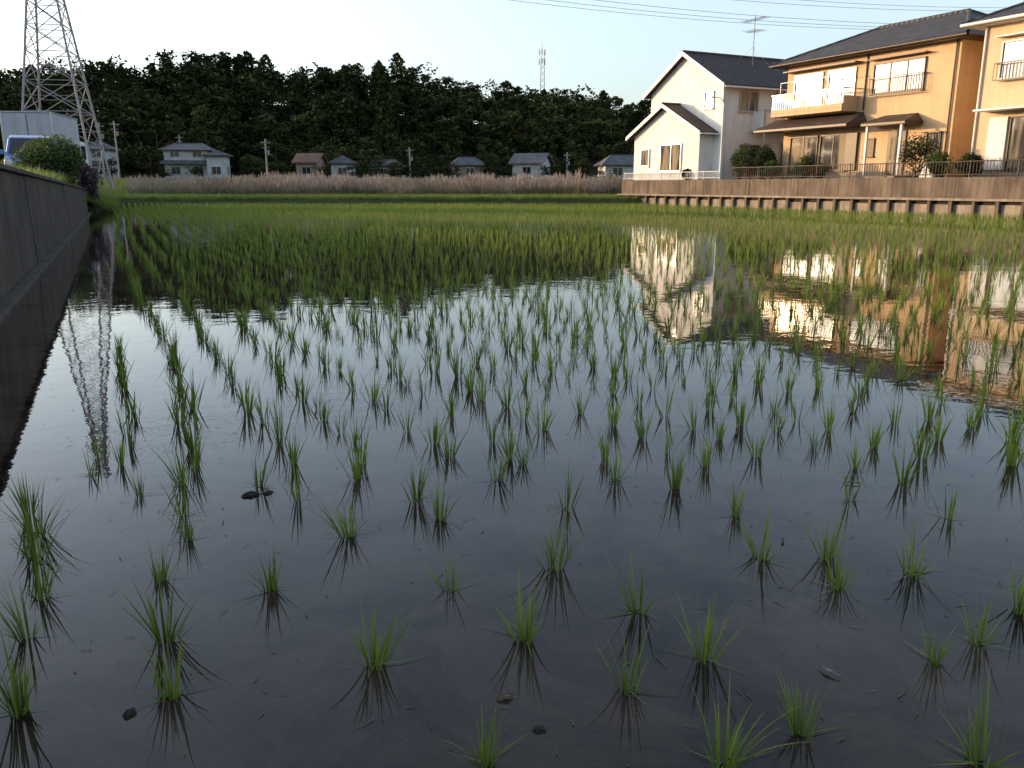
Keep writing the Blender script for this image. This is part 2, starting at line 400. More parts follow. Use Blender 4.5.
# ---- house 2
h2 = empty('cream_house', lot(15.8,3.0,GZ), RZ)
L2=10.2; D2=7.5; E2=6.0
box(h2,'walls',0,L2,0,D2,-.1,E2,M['cream'],.02)
box(h2,'foundation',-.03,L2+.03,-.03,D2+.03,-.1,.35,M['concrete_lt'],.01)
hip_roof(h2,'roof',-.65,L2+.65,-.65,D2+.65,E2+.03,1.75,M['tile'],inset=3.2,fm='brown')
tubes('gutter',[((-.7,-.7,E2-.05),(L2+.7,-.7,E2-.05),.07,.07),((L2+.7,-.7,E2-.05),(L2+.7,D2+.7,E2-.05),.07,.07)],M['brown'],h2)
box(h2,'balcony_floor',.1,4.9,-1.15,-.003,3.25,3.42,M['cream'],.01)
box(h2,'balcony_parapet',.1,4.9,-1.15,-1.05,3.424,3.62,M['cream'],.01)
box(h2,'balcony_side',.1,.2,-1.048,-.003,3.424,4.0,M['cream']); box(h2,'balcony_side',4.8,4.9,-1.048,-.003,3.424,4.0,M['cream'])
box(h2,'balcony_handrail',.08,4.92,-1.17,-1.03,4.32,4.38,M['alu'],.01)
for s in (.12,4.82): box(h2,'balcony_end_rail',s,s+.06,-1.02,-.01,4.32,4.38,M['alu'],.01)
for k in range(33): box(h2,'baluster',.14+k*.1475,.175+k*.1475,-1.12,-1.09,3.62,4.32,M['alu'])
window(h2,'F',0,.6,2.5,3.6,5.35,2,'alu'); window(h2,'F',0,2.9,4.6,3.6,5.35,2,'alu')
box(h2,'balcony_lintel',.1,4.9,-.5,-.003,5.55,5.62,M['brown'],.01)
tubes('laundry_pole',[((.3,-.75,5.0),(4.7,-.75,5.0),.02,.02),((.3,-.75,4.38),(.3,-.75,5.0),.02,.02),((4.7,-.75,4.38),(4.7,-.75,5.0),.02,.02)],M['alu'],h2)
def skirt_roof(par,a0,a1,b1,z0,z1,depth,m):
    V=[(a0,b1-depth,z0),(a1,b1-depth,z0),(a1-.35,b1-.003,z1),(a0+.35,b1-.003,z1),(a0,b1-.003,z0),(a1,b1-.003,z0)]
    pydata('lower_roof',V,[(0,1,2,3),(1,5,2),(0,3,4),(0,4,5,1),(4,3,2,5)],m,par)
    box(par,'lower_fascia',a0+.02,a1-.02,b1-depth+.02,b1-.004,z0-.13,z0-.003,M['brown'],.01)
skirt_roof(h2,-.8,5.6,-.0,2.62,3.22,1.5,M['tile_brx'])
window(h2,'F',0,.6,2.5,.45,2.2,2,'brown',shutterbox=False); window(h2,'F',0,2.7,4.4,.45,2.2,2,'brown',shutterbox=True)
window(h2,'F',0,5.7,8.5,4.0,5.35,3,'brown',grille=(3.85,4.7),hood=True)
box(h2,'door',6.9,7.9,-.07,-.004,.15,2.2,M['brown'],.02)
box(h2,'door_light',7.1,7.7,-.085,-.072,.9,1.9,M['glass'])
box(h2,'step',6.5,8.3,-1.1,-.035,-.1,.14,M['concrete_lt'],.02)
skirt_roof(h2,6.2,8.7,0,2.55,2.95,1.25,M['tile_brx'])
for s in (6.45,8.35): box(h2,'porch_post',s,s+.11,-1.12,-1.01,.141,2.41,M['trim'],.01)
window(h2,'F',0,9.0,9.7,.9,2.0,1,'brown',grille=(.8,2.05))
window(h2,'F',0,5.0+.55,6.1,1.1,1.9,1,'brown')
window(h2,'R',L2,1.5,3.0,4.0,5.1,2,'brown'); window(h2,'R',L2,4.5,5.3,1.2,2.0,1,'brown')
tubes('downpipe',[((4.95+.3,-.05,3.3),(5.25,-.05,E2-.1),.035,.035),((L2-.2,-.06,-.1),(L2-.2,-.06,E2-.1),.035,.035)],M['brown'],h2)
box(h2,'air_conditioner',9.05,9.8,-.45,-.12,.0,.6,M['trim'],.03)
box(h2,'air_conditioner_base',9.05,9.8,-.42,-.15,-.1,-.003,M['concrete_lt'])

# ---- house 3
h3 = empty('pale_house', lot(3.9,2.0,GZ), RZ)
L3=11; D3=8; E3=6.15
box(h3,'walls',0,L3,0,D3,-.1,E3,M['cream2'],.02)
hip_roof(h3,'roof',-.6,L3+.6,-.6,D3+.6,E3+.03,1.8,M['tile'],inset=3.4,fm='trim')
tubes('gutter',[((-.66,-.66,E3-.05),(L3+.66,-.66,E3-.05),.07,.07)],M['trim'],h3)
window(h3,'F',0,.9,3.1,3.9,5.3,2,'trim',grille=(3.8,4.5),hood=True)
window(h3,'F',0,4.6,6.4,3.9,5.3,2,'trim')
box(h3,'rain_shutter',.75,1.55,-.12,-.003,.3,2.4,M['trim'],.02)
window(h3,'F',0,1.65,3.6,.35,2.35,2,'brown'); window(h3,'F',0,4.8,6.6,.5,2.2,2,'trim')
box(h3,'awning',.5,3.9,-.9,-.003,2.62,2.70,M['trim'],.01)
tubes('downpipe',[((.12,-.06,-.1),(.12,-.06,E3-.1),.04,.04)],M['trim'],h3)
box(h3,'foundation',-.03,L3+.03,-.03,D3+.03,-.1,.3,M['concrete_lt'],.01)

ta = empty('tv_antenna', lot(21.5,5.6,GZ), RZ)
seg=[((0,0,6.3),(0,0,9.7),.03,.025),((-1.0,0,9.45),(1.0,0,9.45),.02,.02),((-.6,0,8.8),(.6,0,8.8),.02,.02)]
for k in range(9): seg.append(((-.9+k*.22,-.35,9.45),(-.9+k*.22,.35,9.45),.012,.012))
for k in range(5): seg.append(((-.5+k*.25,-.5,8.8),(-.5+k*.25,.5,8.8),.012,.012))
for k in range(3):
    an=k*2.09; seg.append(((0,0,7.9),(math.cos(an)*1.5,math.sin(an)*1.5,6.6),.006,.006))
tubes('antenna_rods',seg,M['steel'],ta,5)

slp = empty('street_lamp', lot(18.3,.8,GZ-.05), RZ)
tubes('post',[((0,0,0),(0,0,4.2),.065,.05),((0,0,4.2),(-.15,-.1,4.5),.04,.035),((-.15,-.1,4.5),(-.55,-.35,4.6),.035,.03)],M['trim'],slp,8)
box(slp,'lamp_head',-.95,-.5,-.45,-.28,4.52,4.64,M['trim'],.03)

# ------------------------------------------------------------------ far houses
def far_house(name,x,y,L,D,eave,rise,rz,wall,roof,storeys=1,hip=True):
    z=float(terrain_z(x,y))-.1
    e=empty(name,(x,y,z),rz)
    box(e,'walls',-L/2,L/2,-D/2,D/2,-.3,eave,wall,.03)
    if hip: hip_roof(e,'roof',-L/2-.5,L/2+.5,-D/2-.5,D/2+.5,eave+.02,rise,roof,inset=D*.35,fm='brown')
    else:
        prism(e,'gable_walls',[(-D/2,eave),(D/2,eave),(0,eave+rise-.15)],'bz',-L/2+.01,L/2-.01,wall)
        prism(e,'roof',[(-D/2-.6,eave-.1),(0,eave+rise),(D/2+.6,eave-.1),(D/2+.6,eave+.08),(0,eave+rise+.18),(-D/2-.6,eave+.08)],'bz',-L/2-.5,L/2+.5,roof)
    n=max(1,int(L/2.9))
    for s in range(storeys):
        for k in range(n):
            a=-L/2+(k+.5)*L/n
            window(e,'F',-D/2,a-.65,a+.65,s*2.5+.7,s*2.5+1.8,2,'alu','dkglass',sill=False)
    window(e,'R',L/2,-.8,.8,.8,1.8,2,'alu',sill=False)
    if storeys==2:
        prism(e,'lower_roof',[(-D/2-1.0,2.15),(-D/2-.004,2.6),(-D/2-.004,2.72),(-D/2-1.0,2.27)],'bz',-L/2-.4,L/2+.4,roof)
    return e
WG = mat('far_wall_white',(0.46,0.46,0.45),(0.36,0.36,0.35),.8,.85)
WB = mat('far_wall_beige',(0.30,0.235,0.175),(0.22,0.175,0.13),.8,.85)
WR = mat('roof_brownish',(0.16,0.095,0.06),(0.11,0.065,0.045),.8,.7)
far_house('two_storey_house',-48.8,130,6.4,5,4.2,1.0,.15,WG,M['tile_far'],2)
far_house('annex_house',-44.2,129,2.6,4,3.4,.7,.15,WG,M['tile_far'],1)
far_house('tiled_house',-30.8,131,3.2,4,2.4,1.3,-.1,WB,WR,1,False)
far_house('bungalow',-26.4,134,3.4,4,2.4,1.1,.1,WG,M['tile_far'],1)
far_house('low_house',-21.0,142,5.0,4,2.2,1.0,0,WB,M['tile_far'],1)
far_house('farmhouse',-7.2,137,4.6,4.5,2.2,1.2,.25,WB,M['tile_far'],1)
far_house('cottage',3.0,131,4.6,4.5,2.3,1.4,-.35,WG,M['tile_far'],1,False)
far_house('grey_roofed_house',15.6,117,6.8,5,2.1,1.3,.1,WG,M['tile_far'],1)
far_house('white_house',-63.2,132,3.6,5,4.4,1.2,.2,WG,M['tile_far'],2)

# ------------------------------------------------------------------ pylon + cables
def pylon(name, x,y,z0,rz):
    e=empty(name,(x,y,z0),rz); segs=[]
    def hw(z): return max(.5,3.55*(1-z/29.8))
    lv=[0,4.2,7.6,10.6,13.4,15.9,18.2,20.3,22.2,24,26,28,30]
    c=[(-1,-1),(1,-1),(1,1),(-1,1)]
    for i in range(len(lv)-1):
        a,b=lv[i],lv[i+1]; ha,hb=hw(a),hw(b)
        for k in range(4):
            p=c[k];q=c[(k+1)%4]
            segs.append(((p[0]*ha,p[1]*ha,a),(p[0]*hb,p[1]*hb,b),.12,.12))
            segs.append(((p[0]*ha,p[1]*ha,a),(q[0]*hb,q[1]*hb,b),.05,.05))
            segs.append(((q[0]*ha,q[1]*ha,a),(p[0]*hb,p[1]*hb,b),.05,.05))
            segs.append(((p[0]*hb,p[1]*hb,b),(q[0]*hb,q[1]*hb,b),.045,.045))
            m=.5*(a+b); hm=.5*(ha+hb)
            segs.append(((p[0]*hm,p[1]*hm,m),(q[0]*hm,q[1]*hm,m),.03,.03))
    for z in (22.5,25.5,28.5):
        for s in (-1,1):
            segs.append(((0,-.5,z),(0,s*4.2,z+.1),.07,.05)); segs.append(((0,0,z+1.2),(0,s*4.2,z+.1),.05,.04))
            segs.append(((0,s*4.2,z+.1),(0,s*4.2,z-.9),.07,.07))
    tubes('lattice',segs,M['steel'],e,5)
pylon('transmission_tower',-46.9,90,.9,math.radians(12))
pylon('transmission_tower',130,160,4,math.radians(12))
cab=empty('power_cables')
segs=[]
for off,dz in ((0,0),(3.5,.3),(-3.5,-.2),(0,3.0),(3.5,3.2)):
    a=np.array([-47.3+off*-.3,90+off,28+dz-1]); b=np.array([130+off*-.3,160+off,31.3+dz])
    prev=None
    for i in range(41):
        s=i/40; p=a*(1-s)+b*s; p[2]-=4*5.8*s*(1-s)
        if prev is not None: segs.append((tuple(prev),tuple(p),.024,.024))
        prev=p.copy()
tubes('cable',segs,M['cable'],cab,4)

def util_pole(x,y,h,arm=True,rz=0):
    z=float(terrain_z(x,y)) if y>54 else 1.15
    e=empty('utility_pole',(x,y,z),rz)
    segs=[((0,0,-.3),(0,0,h),.14,.09)]
    if arm:
        segs+=[((-.6,0,h-.5),(.6,0,h-.5),.04,.04),((-.5,0,h-1.1),(.5,0,h-1.1),.04,.04)]
        for s in (-.5,-.2,.2,.5): segs.append(((s,0,h-.5),(s,0,h-.3),.035,.025))
        segs.append(((.3,0,h-2.0),(.3,0,h-1.4),.15,.15))
    tubes('pole',segs,M['pole'],e,8)
util_pole(-31.5,110,5.6); util_pole(-15.5,130,4.6); util_pole(-52.5,110,7.6); util_pole(-57.0,124,8.0,True,.5)
util_pole(-54,140,7.0,True,.3); util_pole(9.0,140,4.2)
ms=empty('radio_mast',(7.3,214,float(terrain_z(7.3,214))))
segs=[]
for k in range(3):
    an=k*2.094; segs.append(((math.cos(an)*.9,math.sin(an)*.9,0),(math.cos(an)*.5,math.sin(an)*.5,19.5),.09,.07))
    for j in range(12):
        z0=j*1.5; r0=.9-.4*z0/22.5; r1=.9-.4*(z0+1.5)/22.5; an2=an+2.094
        segs.append(((math.cos(an)*r0,math.sin(an)*r0,z0),(math.cos(an2)*r1,math.sin(an2)*r1,z0+1.5),.05,.05))
segs+=[((0,0,19),(0,0,21.5),.06,.04)]
for z in (17.0,19.2):
    for k in range(3):
        an=k*2.094+.5; segs.append(((math.cos(an)*.8,math.sin(an)*.8,z-.7),(math.cos(an)*.8,math.sin(an)*.8,z+.7),.12,.12))
tubes('mast_lattice',segs,M['steel'],ms,5)

# ------------------------------------------------------------------ foliage generators
def leaf_quads(C, size, rg, up=0.3):
    n=len(C)
    a=rg.normal(size=(n,3)); a[:,2]*=.6; a/=np.linalg.norm(a,axis=1)[:,None]
    b=rg.normal(size=(n,3)); b-= (b*a).sum(1)[:,None]*a; b/=np.linalg.norm(b,axis=1)[:,None]
    s=size*rg.uniform(.5,1.3,size=n)[:,None]
    V=np.stack([C-a*s, C-b*s*.5, C+a*s, C+b*s*.5],1).reshape(-1,3)
    F=np.arange(n*4).reshape(n,4)
    return V,F
def crown(kind, n, rg, leaf):
    if kind=='conifer':
        z=rg.uniform(0.1,1,n)**.8; nl=9
        tier=(z*nl+rg.uniform(-.15,.15,n))%1.0
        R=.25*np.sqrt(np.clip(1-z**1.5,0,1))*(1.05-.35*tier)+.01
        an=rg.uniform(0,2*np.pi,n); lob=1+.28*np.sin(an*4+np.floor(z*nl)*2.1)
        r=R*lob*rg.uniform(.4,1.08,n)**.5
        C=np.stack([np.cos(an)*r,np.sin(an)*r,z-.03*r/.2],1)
        t=.1+.3*(r/(R*lob+1e-6))*(1-tier)+.2*z+rg.uniform(-.07,.08,n)  # tint paints light onto the outer and upper leaves
    else:
        nb=16 if kind=='bamboo' else 24
        cen=[];rad=[]
        for i in range(nb):
            zz=rg.uniform(.22,.90); 
            rr=.36*math.sqrt(max(.05,1-((zz-.55)/.5)**2)) if kind!='bamboo' else .17*(1.2-zz*.6)
            an=rg.uniform(0,2*np.pi); q=rg.uniform(.25,1)**.5
            cen.append((math.cos(an)*rr*q,math.sin(an)*rr*q,zz)); rad.append(rg.uniform(.07,.17) if kind!='bamboo' else rg.uniform(.05,.09))
        cen=np.array(cen);rad=np.array(rad)
        k=rg.integers(0,nb,n)
        d=rg.normal(size=(n,3)); d[:,2]+=.25; d/=np.linalg.norm(d,axis=1)[:,None]
        q=rg.uniform(.6,1.06,n)
        C=cen[k]+d*(rad[k]*q)[:,None]*np.array([1.1,1.1,.8] if kind!='bamboo' else [1,1,1.7])
        t=.22+.32*d[:,2]+.4*(C[:,2]-.5)+rg.uniform(-.08,.08,n)+rg.normal(0,.07,nb)[k]  # top light painted into the tint: upward-facing and higher leaves lighter
    V,F=leaf_quads(C,leaf,rg)
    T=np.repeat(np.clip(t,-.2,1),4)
    return V,F,T
def tree_proto(kind,n,rg,leaf):
    V,F,T=crown(kind,n,rg,leaf)
    parts=[tube_arrays((0,0,-.05),(rg.normal()*.02,rg.normal()*.02,.75),.022 if kind!='bamboo' else .008,.006,6)]
    if kind=='broad':
        for i in range(5):
            an=rg.uniform(0,6.28); z0=rg.uniform(.25,.5)
            parts.append(tube_arrays((0,0,z0),(math.cos(an)*.22,math.sin(an)*.22,z0+.25),.010,.003,5))
    TV,TF=merge(parts)
    VV=np.vstack([V,TV]); FF=np.vstack([F,TF+len(V)])
    TT=np.concatenate([T,np.full(len(TV),.2)]); MI=np.concatenate([np.zeros(len(F)),np.ones(len(TF))])
    return VV,FF,TT,MI
def scatter(protos, which, P, rz, S, dt, Sxy=None, shear=None):
    Vs,Fs,Ts,Ms=[],[],[],[]; off=0
    for k,pr in enumerate(protos):
        sel=np.where(which==k)[0]
        if len(sel)==0: continue
        V,F,T,MI=pr
        c=np.cos(rz[sel])[:,None]; s=np.sin(rz[sel])[:,None]
        sx=(S if Sxy is None else Sxy)[sel][:,None]; sz=S[sel][:,None]
        x=(V[None,:,0]*c-V[None,:,1]*s)*sx+P[sel,0][:,None]
        y=(V[None,:,0]*s+V[None,:,1]*c)*sx+P[sel,1][:,None]
        z=V[None,:,2]*sz+P[sel,2][:,None]
        VV=np.stack([x,y,z],2).reshape(-1,3)
        FF=(F[None]+(np.arange(len(sel))*len(V))[:,None,None]).reshape(-1,F.shape[1])+off
        TT=np.clip(T[None]+dt[sel][:,None],0,1).ravel()
        MM=np.tile(MI,len(sel))
        off+=len(VV); Vs.append(VV);Fs.append(FF);Ts.append(TT);Ms.append(MM)
    return np.vstack(Vs),np.vstack(Fs),np.concatenate(Ts),np.concatenate(Ms)

# ---- forest on the hill
rg=np.random.default_rng(11)
protos=[tree_proto('conifer',750,rg,.038),tree_proto('conifer',750,rg,.040),
        tree_proto('broad',1000,rg,.037),tree_proto('broad',1000,rg,.037),tree_proto('broad',950,rg,.040),
        tree_proto('bamboo',700,rg,.034),tree_proto('bamboo',700,rg,.034)]
pts=[];wh=[];sz=[];sxy=[];dts=[]
y=153.0
while y<230:
    x=-.66*y-14
    step=5.2
    while x<.5*y+10:
        px=x+rg.uniform(-2.4,2.4); py=y+rg.uniform(-2.4,2.4)
        zt=float(terrain_z(px,py))
        patch=math.sin(px*.07+1)*math.sin(py*.11+.5)
        lump=1+.10*math.sin(px*.16+.7*math.sin(py*.2))+.06*math.sin(px*.41)
        bamb = (-16<px+6*math.sin(py*.2)<30 and py<200 and rg.random()<.85)
        if bamb: k=5+rg.integers(0,2); h=rg.uniform(8.0,11.0); s=h*1.4; d=rg.uniform(.2,.48)
        else:
            con = rg.random()< (.26 if px<-20 else .08)
            if con: k=rg.integers(0,2); h=rg.uniform(9.5,13.0)*lump; s=h*1.0; d=rg.uniform(-.05,.12)
            else: k=2+rg.integers(0,3); h=rg.uniform(8.5,12.5)*lump; s=h*rg.uniform(.95,1.35); d=rg.normal(.07,.17)+.12*patch
        if py<160: h*=.7; s*=.75
        pts.append((px,py,zt-.3)); wh.append(k); sz.append(h); sxy.append(s); dts.append(d)
        x+=step
    y+=6.5
for (px,py,h,k,d) in [(-60,146,12,2,.1),(-56,148,9,2,.3),(-53,149,12.5,0,.35),(-66,142,8,3,.2),(-70,150,12,0,0),(-33.8,139,5.0,2,.45),(-28.4,139,5.2,3,.5),(-23,139,5.2,4,.45),(-38.5,133,4.0,3,.3),(-41,135,4,2,.4),
                      (-14,136,4,2,.2),(-10.6,133,3.6,3,.1),(-3.2,134,4.2,2,.1),(6.8,134,4,4,.2),(9.5,118,3.4,2,.1),(20.5,116,4.6,3,0),(-53.2,126,4.6,3,.1),(-67.5,128,5.5,2,0),(-1,128,2.8,3,.1),(-17,130,2.8,4,.2),
                      (-9.2,131,2.2,2,.1),(5.4,126,2.3,2,.1),(12,111,2.2,3,.1),(18.8,111,2.2,2,0),(-46,124,2.2,4,.2),(-50.5,124.5,1.9,3,.15),(-28.6,128,2.2,4,.2),(-24.0,129,2.4,2,.3),(-34,127,2.4,2,.1),(-18,134,3.0,3,.1),(-12.5,128,2.4,4,.1),(-37,130,3,3,.2),(-60,128,3.4,2,.1)]:
    pts.append((px,py,float(terrain_z(px,py))-.2)); wh.append(k); sz.append(h); sxy.append(h*1.15 if h>3 else h*1.6); dts.append(d)
pts=np.array(pts);wh=np.array(wh);sz=np.array(sz);sxy=np.array(sxy);dts=np.array(dts)
print('trees',len(pts))
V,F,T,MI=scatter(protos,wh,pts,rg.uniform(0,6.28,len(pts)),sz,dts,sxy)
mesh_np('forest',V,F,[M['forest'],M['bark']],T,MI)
pts=[]  # unseen row of trees, added to block the low sun from the field
for yy in np.arange(-30,112,5.0):
    for xx in (-92,-97):
        pts.append((xx+rg.uniform(-1.5,1.5),yy+rg.uniform(-1.5,1.5),1.0 if yy<54 else float(terrain_z(xx,yy))-.1))
pts=np.array(pts); n=len(pts)
hh=rg.uniform(10.0,12.0,n)
V,F,T,MI=scatter(protos,rg.integers(2,5,n),pts,rg.uniform(0,6.28,n),hh,rg.uniform(-.1,.1,n),hh*1.5)
mesh_np('offscreen_shade_treeline',V,F,[M['forest'],M['bark']],T,MI)

# ---- garden bushes
def bush(name,x,y,z,w,h,m,n=2600,leaf=.05,seed=1):
    r=np.random.default_rng(seed)
    nb=16; cen=r.normal(size=(nb,3)); cen/=np.linalg.norm(cen,axis=1)[:,None]; cen*=r.uniform(.3,.62,nb)[:,None]
    rad=r.uniform(.3,.5,nb); k=r.integers(0,nb,n); d=r.normal(size=(n,3)); d/=np.linalg.norm(d,axis=1)[:,None]
    C=cen[k]+d*(rad[k]*r.uniform(.6,1.04,n))[:,None]
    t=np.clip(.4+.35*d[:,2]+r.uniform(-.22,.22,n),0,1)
    C=C*np.array([w/2,w/2,h/2])+np.array([0,0,h/2])
    C[:,2]=np.maximum(C[:,2],0.02)
    V,F=leaf_quads(C,leaf,r)
    st=[tube_arrays((0,0,-.1),(math.cos(a)*w*.2,math.sin(a)*w*.2,h*.55),.03,.012,5) for a in (0,1.6,3.1,4.6)]
    TV,TF=merge(st)
    VV=np.vstack([V,TV])+np.array([x,y,z]); FF=np.vstack([F,TF+len(V)])
    o=mesh_np(name,VV,FF,[m,M['bark']],np.concatenate([np.repeat(t,4),np.full(len(TV),.2)]),np.concatenate([np.zeros(len(F)),np.ones(len(TF))]))
bush('round_shrub',lw(27.5)-.55,27.3,1.10,2.4,1.85,M['bush'],7000,.055,1)
bush('round_shrub',lw(30.5)-.5,30.5,1.10,1.9,1.5,M['bush'],4200,.055,2)
bush('flowering_shrub',lw(34.5)-.15,34.5,.75,1.7,1.7,M['bush_p'],3600,.055,3)
bush('flowering_shrub',lw(37.5)-.1,37.8,.1,1.7,1.8,M['bush_p'],3400,.055,4)
gb=[('garden_shrub',17.2,1.3,1.5,1.9),('garden_shrub',16.2,1.1,1.6,1.5),('garden_shrub',15.2,1.2,1.3,1.9),('garden_shrub',14.3,.9,1.2,1.1),
    ('garden_shrub',17.8,2.6,1.8,2.4),('garden_shrub',16.4,2.2,1.6,2.1),('garden_shrub',12.0,.8,1.2,1.3),('garden_shrub',11.0,.8,1.1,.9),('garden_shrub',5.6,1.0,1.9,2.1),('garden_shrub',4.4,.8,1.6,1.3),('garden_shrub',3.0,.8,1.4,1.1),('garden_shrub',20.8,.4,.8,.8)]
for i,(nm,t,n_,w,h) in enumerate(gb):
    p=lot(t,n_,GZ-.06); bush(nm,p[0],p[1],p[2],w,h,M['bush_d'] if i%3 else M['bush'],3400,.05,20+i)

# ------------------------------------------------------------------ grasses
def blade_clump(nb,seg,H,spread,w,rg,base=.02,tipt=0.0,hvar=.35,curve=(.1,.9)):
    Vs=[];Fs=[];Ts=[];off=0
    lean=rg.uniform(0,6.28)
    for i in range(nb):
        az=rg.uniform(0,2*np.pi); L=H*rg.uniform(1-hvar,1.08); th=rg.uniform(.02,1)**1.4*spread; cv=rg.uniform(*curve)*(.4+th)
        if i%3==0: az=lean+rg.normal()*.6
        tw=az+np.pi/2+rg.uniform(-.9,.9); sd=np.array([math.cos(tw),math.sin(tw),0])
        p=np.array([math.cos(az)*base*rg.uniform(0,1),math.sin(az)*base*rg.uniform(0,1),-.02]); ds=L/seg
        bt=rg.uniform(.2,.68)
        tp=tipt*rg.uniform(0,1)**3
        for k in range(seg+1):
            s=k/seg
            ww=w*(.55+.9*s if s<.4 else (1-s)/.6*.91+.02)*.5
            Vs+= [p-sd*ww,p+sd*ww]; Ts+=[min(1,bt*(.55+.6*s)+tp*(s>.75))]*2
            if k<seg: Fs.append((off+2*k,off+2*k+1,off+2*k+3,off+2*k+2))
            a=th+cv*(s+.5/seg)
            p=p+ds*np.array([math.cos(az)*math.sin(a),math.sin(az)*math.sin(a),math.cos(a)])
        off+=2*(seg+1)
    return np.array(Vs),np.array(Fs),np.array(Ts),np.zeros(len(Fs))
rg=np.random.default_rng(21)
hi=[blade_clump(int(rg.integers(18,34)),6,.20,.52,.0062,rg,.026,tipt=.8,hvar=.6,curve=(.1,1.0)) for _ in range(20)]
mid=[blade_clump(int(rg.integers(9,21)),5,.20,.38,.0066,rg,.022,tipt=.6,hvar=.5,curve=(.05,.7)) for _ in range(24)]
lo=[blade_clump(int(rg.integers(5,9)),3,.185,.28,.0075,rg,.018,curve=(.05,.6)) for _ in range(12)]
near_pts=[(-1.107,1.64),(-.79,1.70),(-.337,1.82),(-.055,1.465),(.272,1.72),(.428,1.46),(.619,1.55),(.48,1.85),(.034,1.95),(1.05,1.84),(.96,1.465),(1.2,1.92),(1.407,2.09),(.356,2.09),(1.0,2.42),(.955,2.216),
 (-1.268,1.96),(-.9,1.94),(-.706,2.22),(-1.056,2.28),(-.181,2.21),(.133,2.36),(-1.356,2.16),(-1.507,2.42),(1.214,2.31),(-1.735,2.78),(-1.60,2.60),(-1.082,2.57),(-1.175,2.78),(-.549,2.61),(-.80,2.93),(-.256,2.74),(-.06,3.15),(.415,3.15),(.634,3.04),(.801,2.78),(.784,2.42),
 (1.27,2.93),(1.55,2.75),(1.75,2.5),(1.55,3.1),(2.0,2.95),(-.36,2.92),(-.62,3.15),(-1.3,3.1),(-1.72,3.2),(-1.78,3.4),(.2,2.85),(-1.42,2.98),(-1.0,3.08)]
dv=np.array([-.43,.903]); dn=np.array([.903,.43])
P=[]
for r in np.arange(-6,140):
    wob=rg.uniform(0,6.28); ph=rg.uniform(0,.24)
    for s in np.arange(-20,75,.235):
        q=dn*(r*.31-2.0)+dv*(s+ph)
        bend=.10*math.sin(s*.22+.5)+.03*math.sin(s*1.1+wob)
        x=q[0]+dn[0]*bend+rg.normal()*.020; yv=q[1]+dn[1]*bend+rg.normal()*.035
        if yv<3.25 or yv>53.6: continue
        if x<lw(yv)+1.15: continue
        rel=np.array([x,yv])-P0; nn=rel@N; tt=rel@U
        if nn>-.55 and tt<27.5: continue
        if x>yv*.75+6: continue
        if rg.random()<(.10 if yv<12 else .05): continue
        P.append((x,yv,0.0))
P=np.array([(a,b,0.0) for a,b in near_pts]+P)
D=P[:,1]; n=len(P)
print('rice clumps',n)
rz=rg.uniform(0,6.28,n); S=rg.normal(1.0,.17,n).clip(.55,1.35)
S[:len(near_pts)]=S[:len(near_pts)].clip(.75,1.1)
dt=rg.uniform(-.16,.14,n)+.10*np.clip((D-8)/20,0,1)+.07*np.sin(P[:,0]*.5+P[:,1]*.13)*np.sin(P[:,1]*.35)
def part(pr,A,extra,sxy=1.0):
    return scatter(pr,rg.integers(0,len(pr),A.sum()),P[A],rz[A],S[A],dt[A]+extra,S[A]*sxy)
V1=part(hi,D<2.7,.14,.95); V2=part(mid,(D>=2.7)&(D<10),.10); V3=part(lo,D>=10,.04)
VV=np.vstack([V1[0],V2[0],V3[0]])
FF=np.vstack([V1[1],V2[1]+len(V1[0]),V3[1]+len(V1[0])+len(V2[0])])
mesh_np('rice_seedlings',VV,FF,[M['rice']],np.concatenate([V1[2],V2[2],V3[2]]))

# grass strip + left slope
gp=[blade_clump(14,3,.42,.5,.022,rg,.18,curve=(.1,1.2)) for _ in range(6)]
G=[]
for _ in range(8500):
    yy=54.2+abs(rg.normal())*4.0; xx=rg.uniform(-40,9.2)
    if yy>64: continue
    G.append((xx,yy,float(terrain_z(xx,yy))))
for _ in range(2600):
    yy=rg.uniform(37,56); s=rg.uniform(0,1); G.append((lw(yy)+1.2-2.6*s,yy,-.02+1.15*s))
for _ in range(5000):
    yy=rg.uniform(57,120); xx=-.467*yy-rg.uniform(-6,14); G.append((xx,yy,float(terrain_z(xx,yy))))
for _ in range(1400):
    yy=rg.uniform(9,37); G.append((lw(yy)-.4-rg.uniform(0,.5),yy,1.12))
G=np.array(G); n=len(G)
V,F,T,MI=scatter(gp,rg.integers(0,6,n),G,rg.uniform(0,6.28,n),rg.uniform(.5,1.2,n),rg.uniform(-.1,.35,n))
mesh_np('meadow_grass',V,F,[M['grass']],T)
def reed_clump(rg):
    V,F,T,_=blade_clump(9,3,1.05,.22,.03,rg,.25,hvar=.3,curve=(.05,.5))
    T=T*.65
    parts=[];tt=[]
    for i in range(5):
        x,y=rg.uniform(-.28,.28,2); h=rg.uniform(.7,1.45); dx,dy=rg.normal(0,.07,2)
        a=tube_arrays((x,y,0),(x+dx,y+dy,h),.006,.005,3); parts.append(a); tt.append(np.full(len(a[0]),.7))
        for j in range(3):
            ox,oy=rg.normal(0,.05,2)
            a=tube_arrays((x+dx,y+dy,h-.12),(x+dx*1.5+ox,y+dy*1.5+oy,h+rg.uniform(.1,.26)),.022,.005,3); parts.append(a); tt.append(np.full(len(a[0]),rg.uniform(.85,1)))
    TV,TF=merge(parts)
    return np.vstack([V,TV]),np.vstack([F,TF+len(V)]),np.concatenate([T]+tt),np.zeros(len(F)+len(TF))
rp=[reed_clump(rg) for _ in range(8)]
R=[]
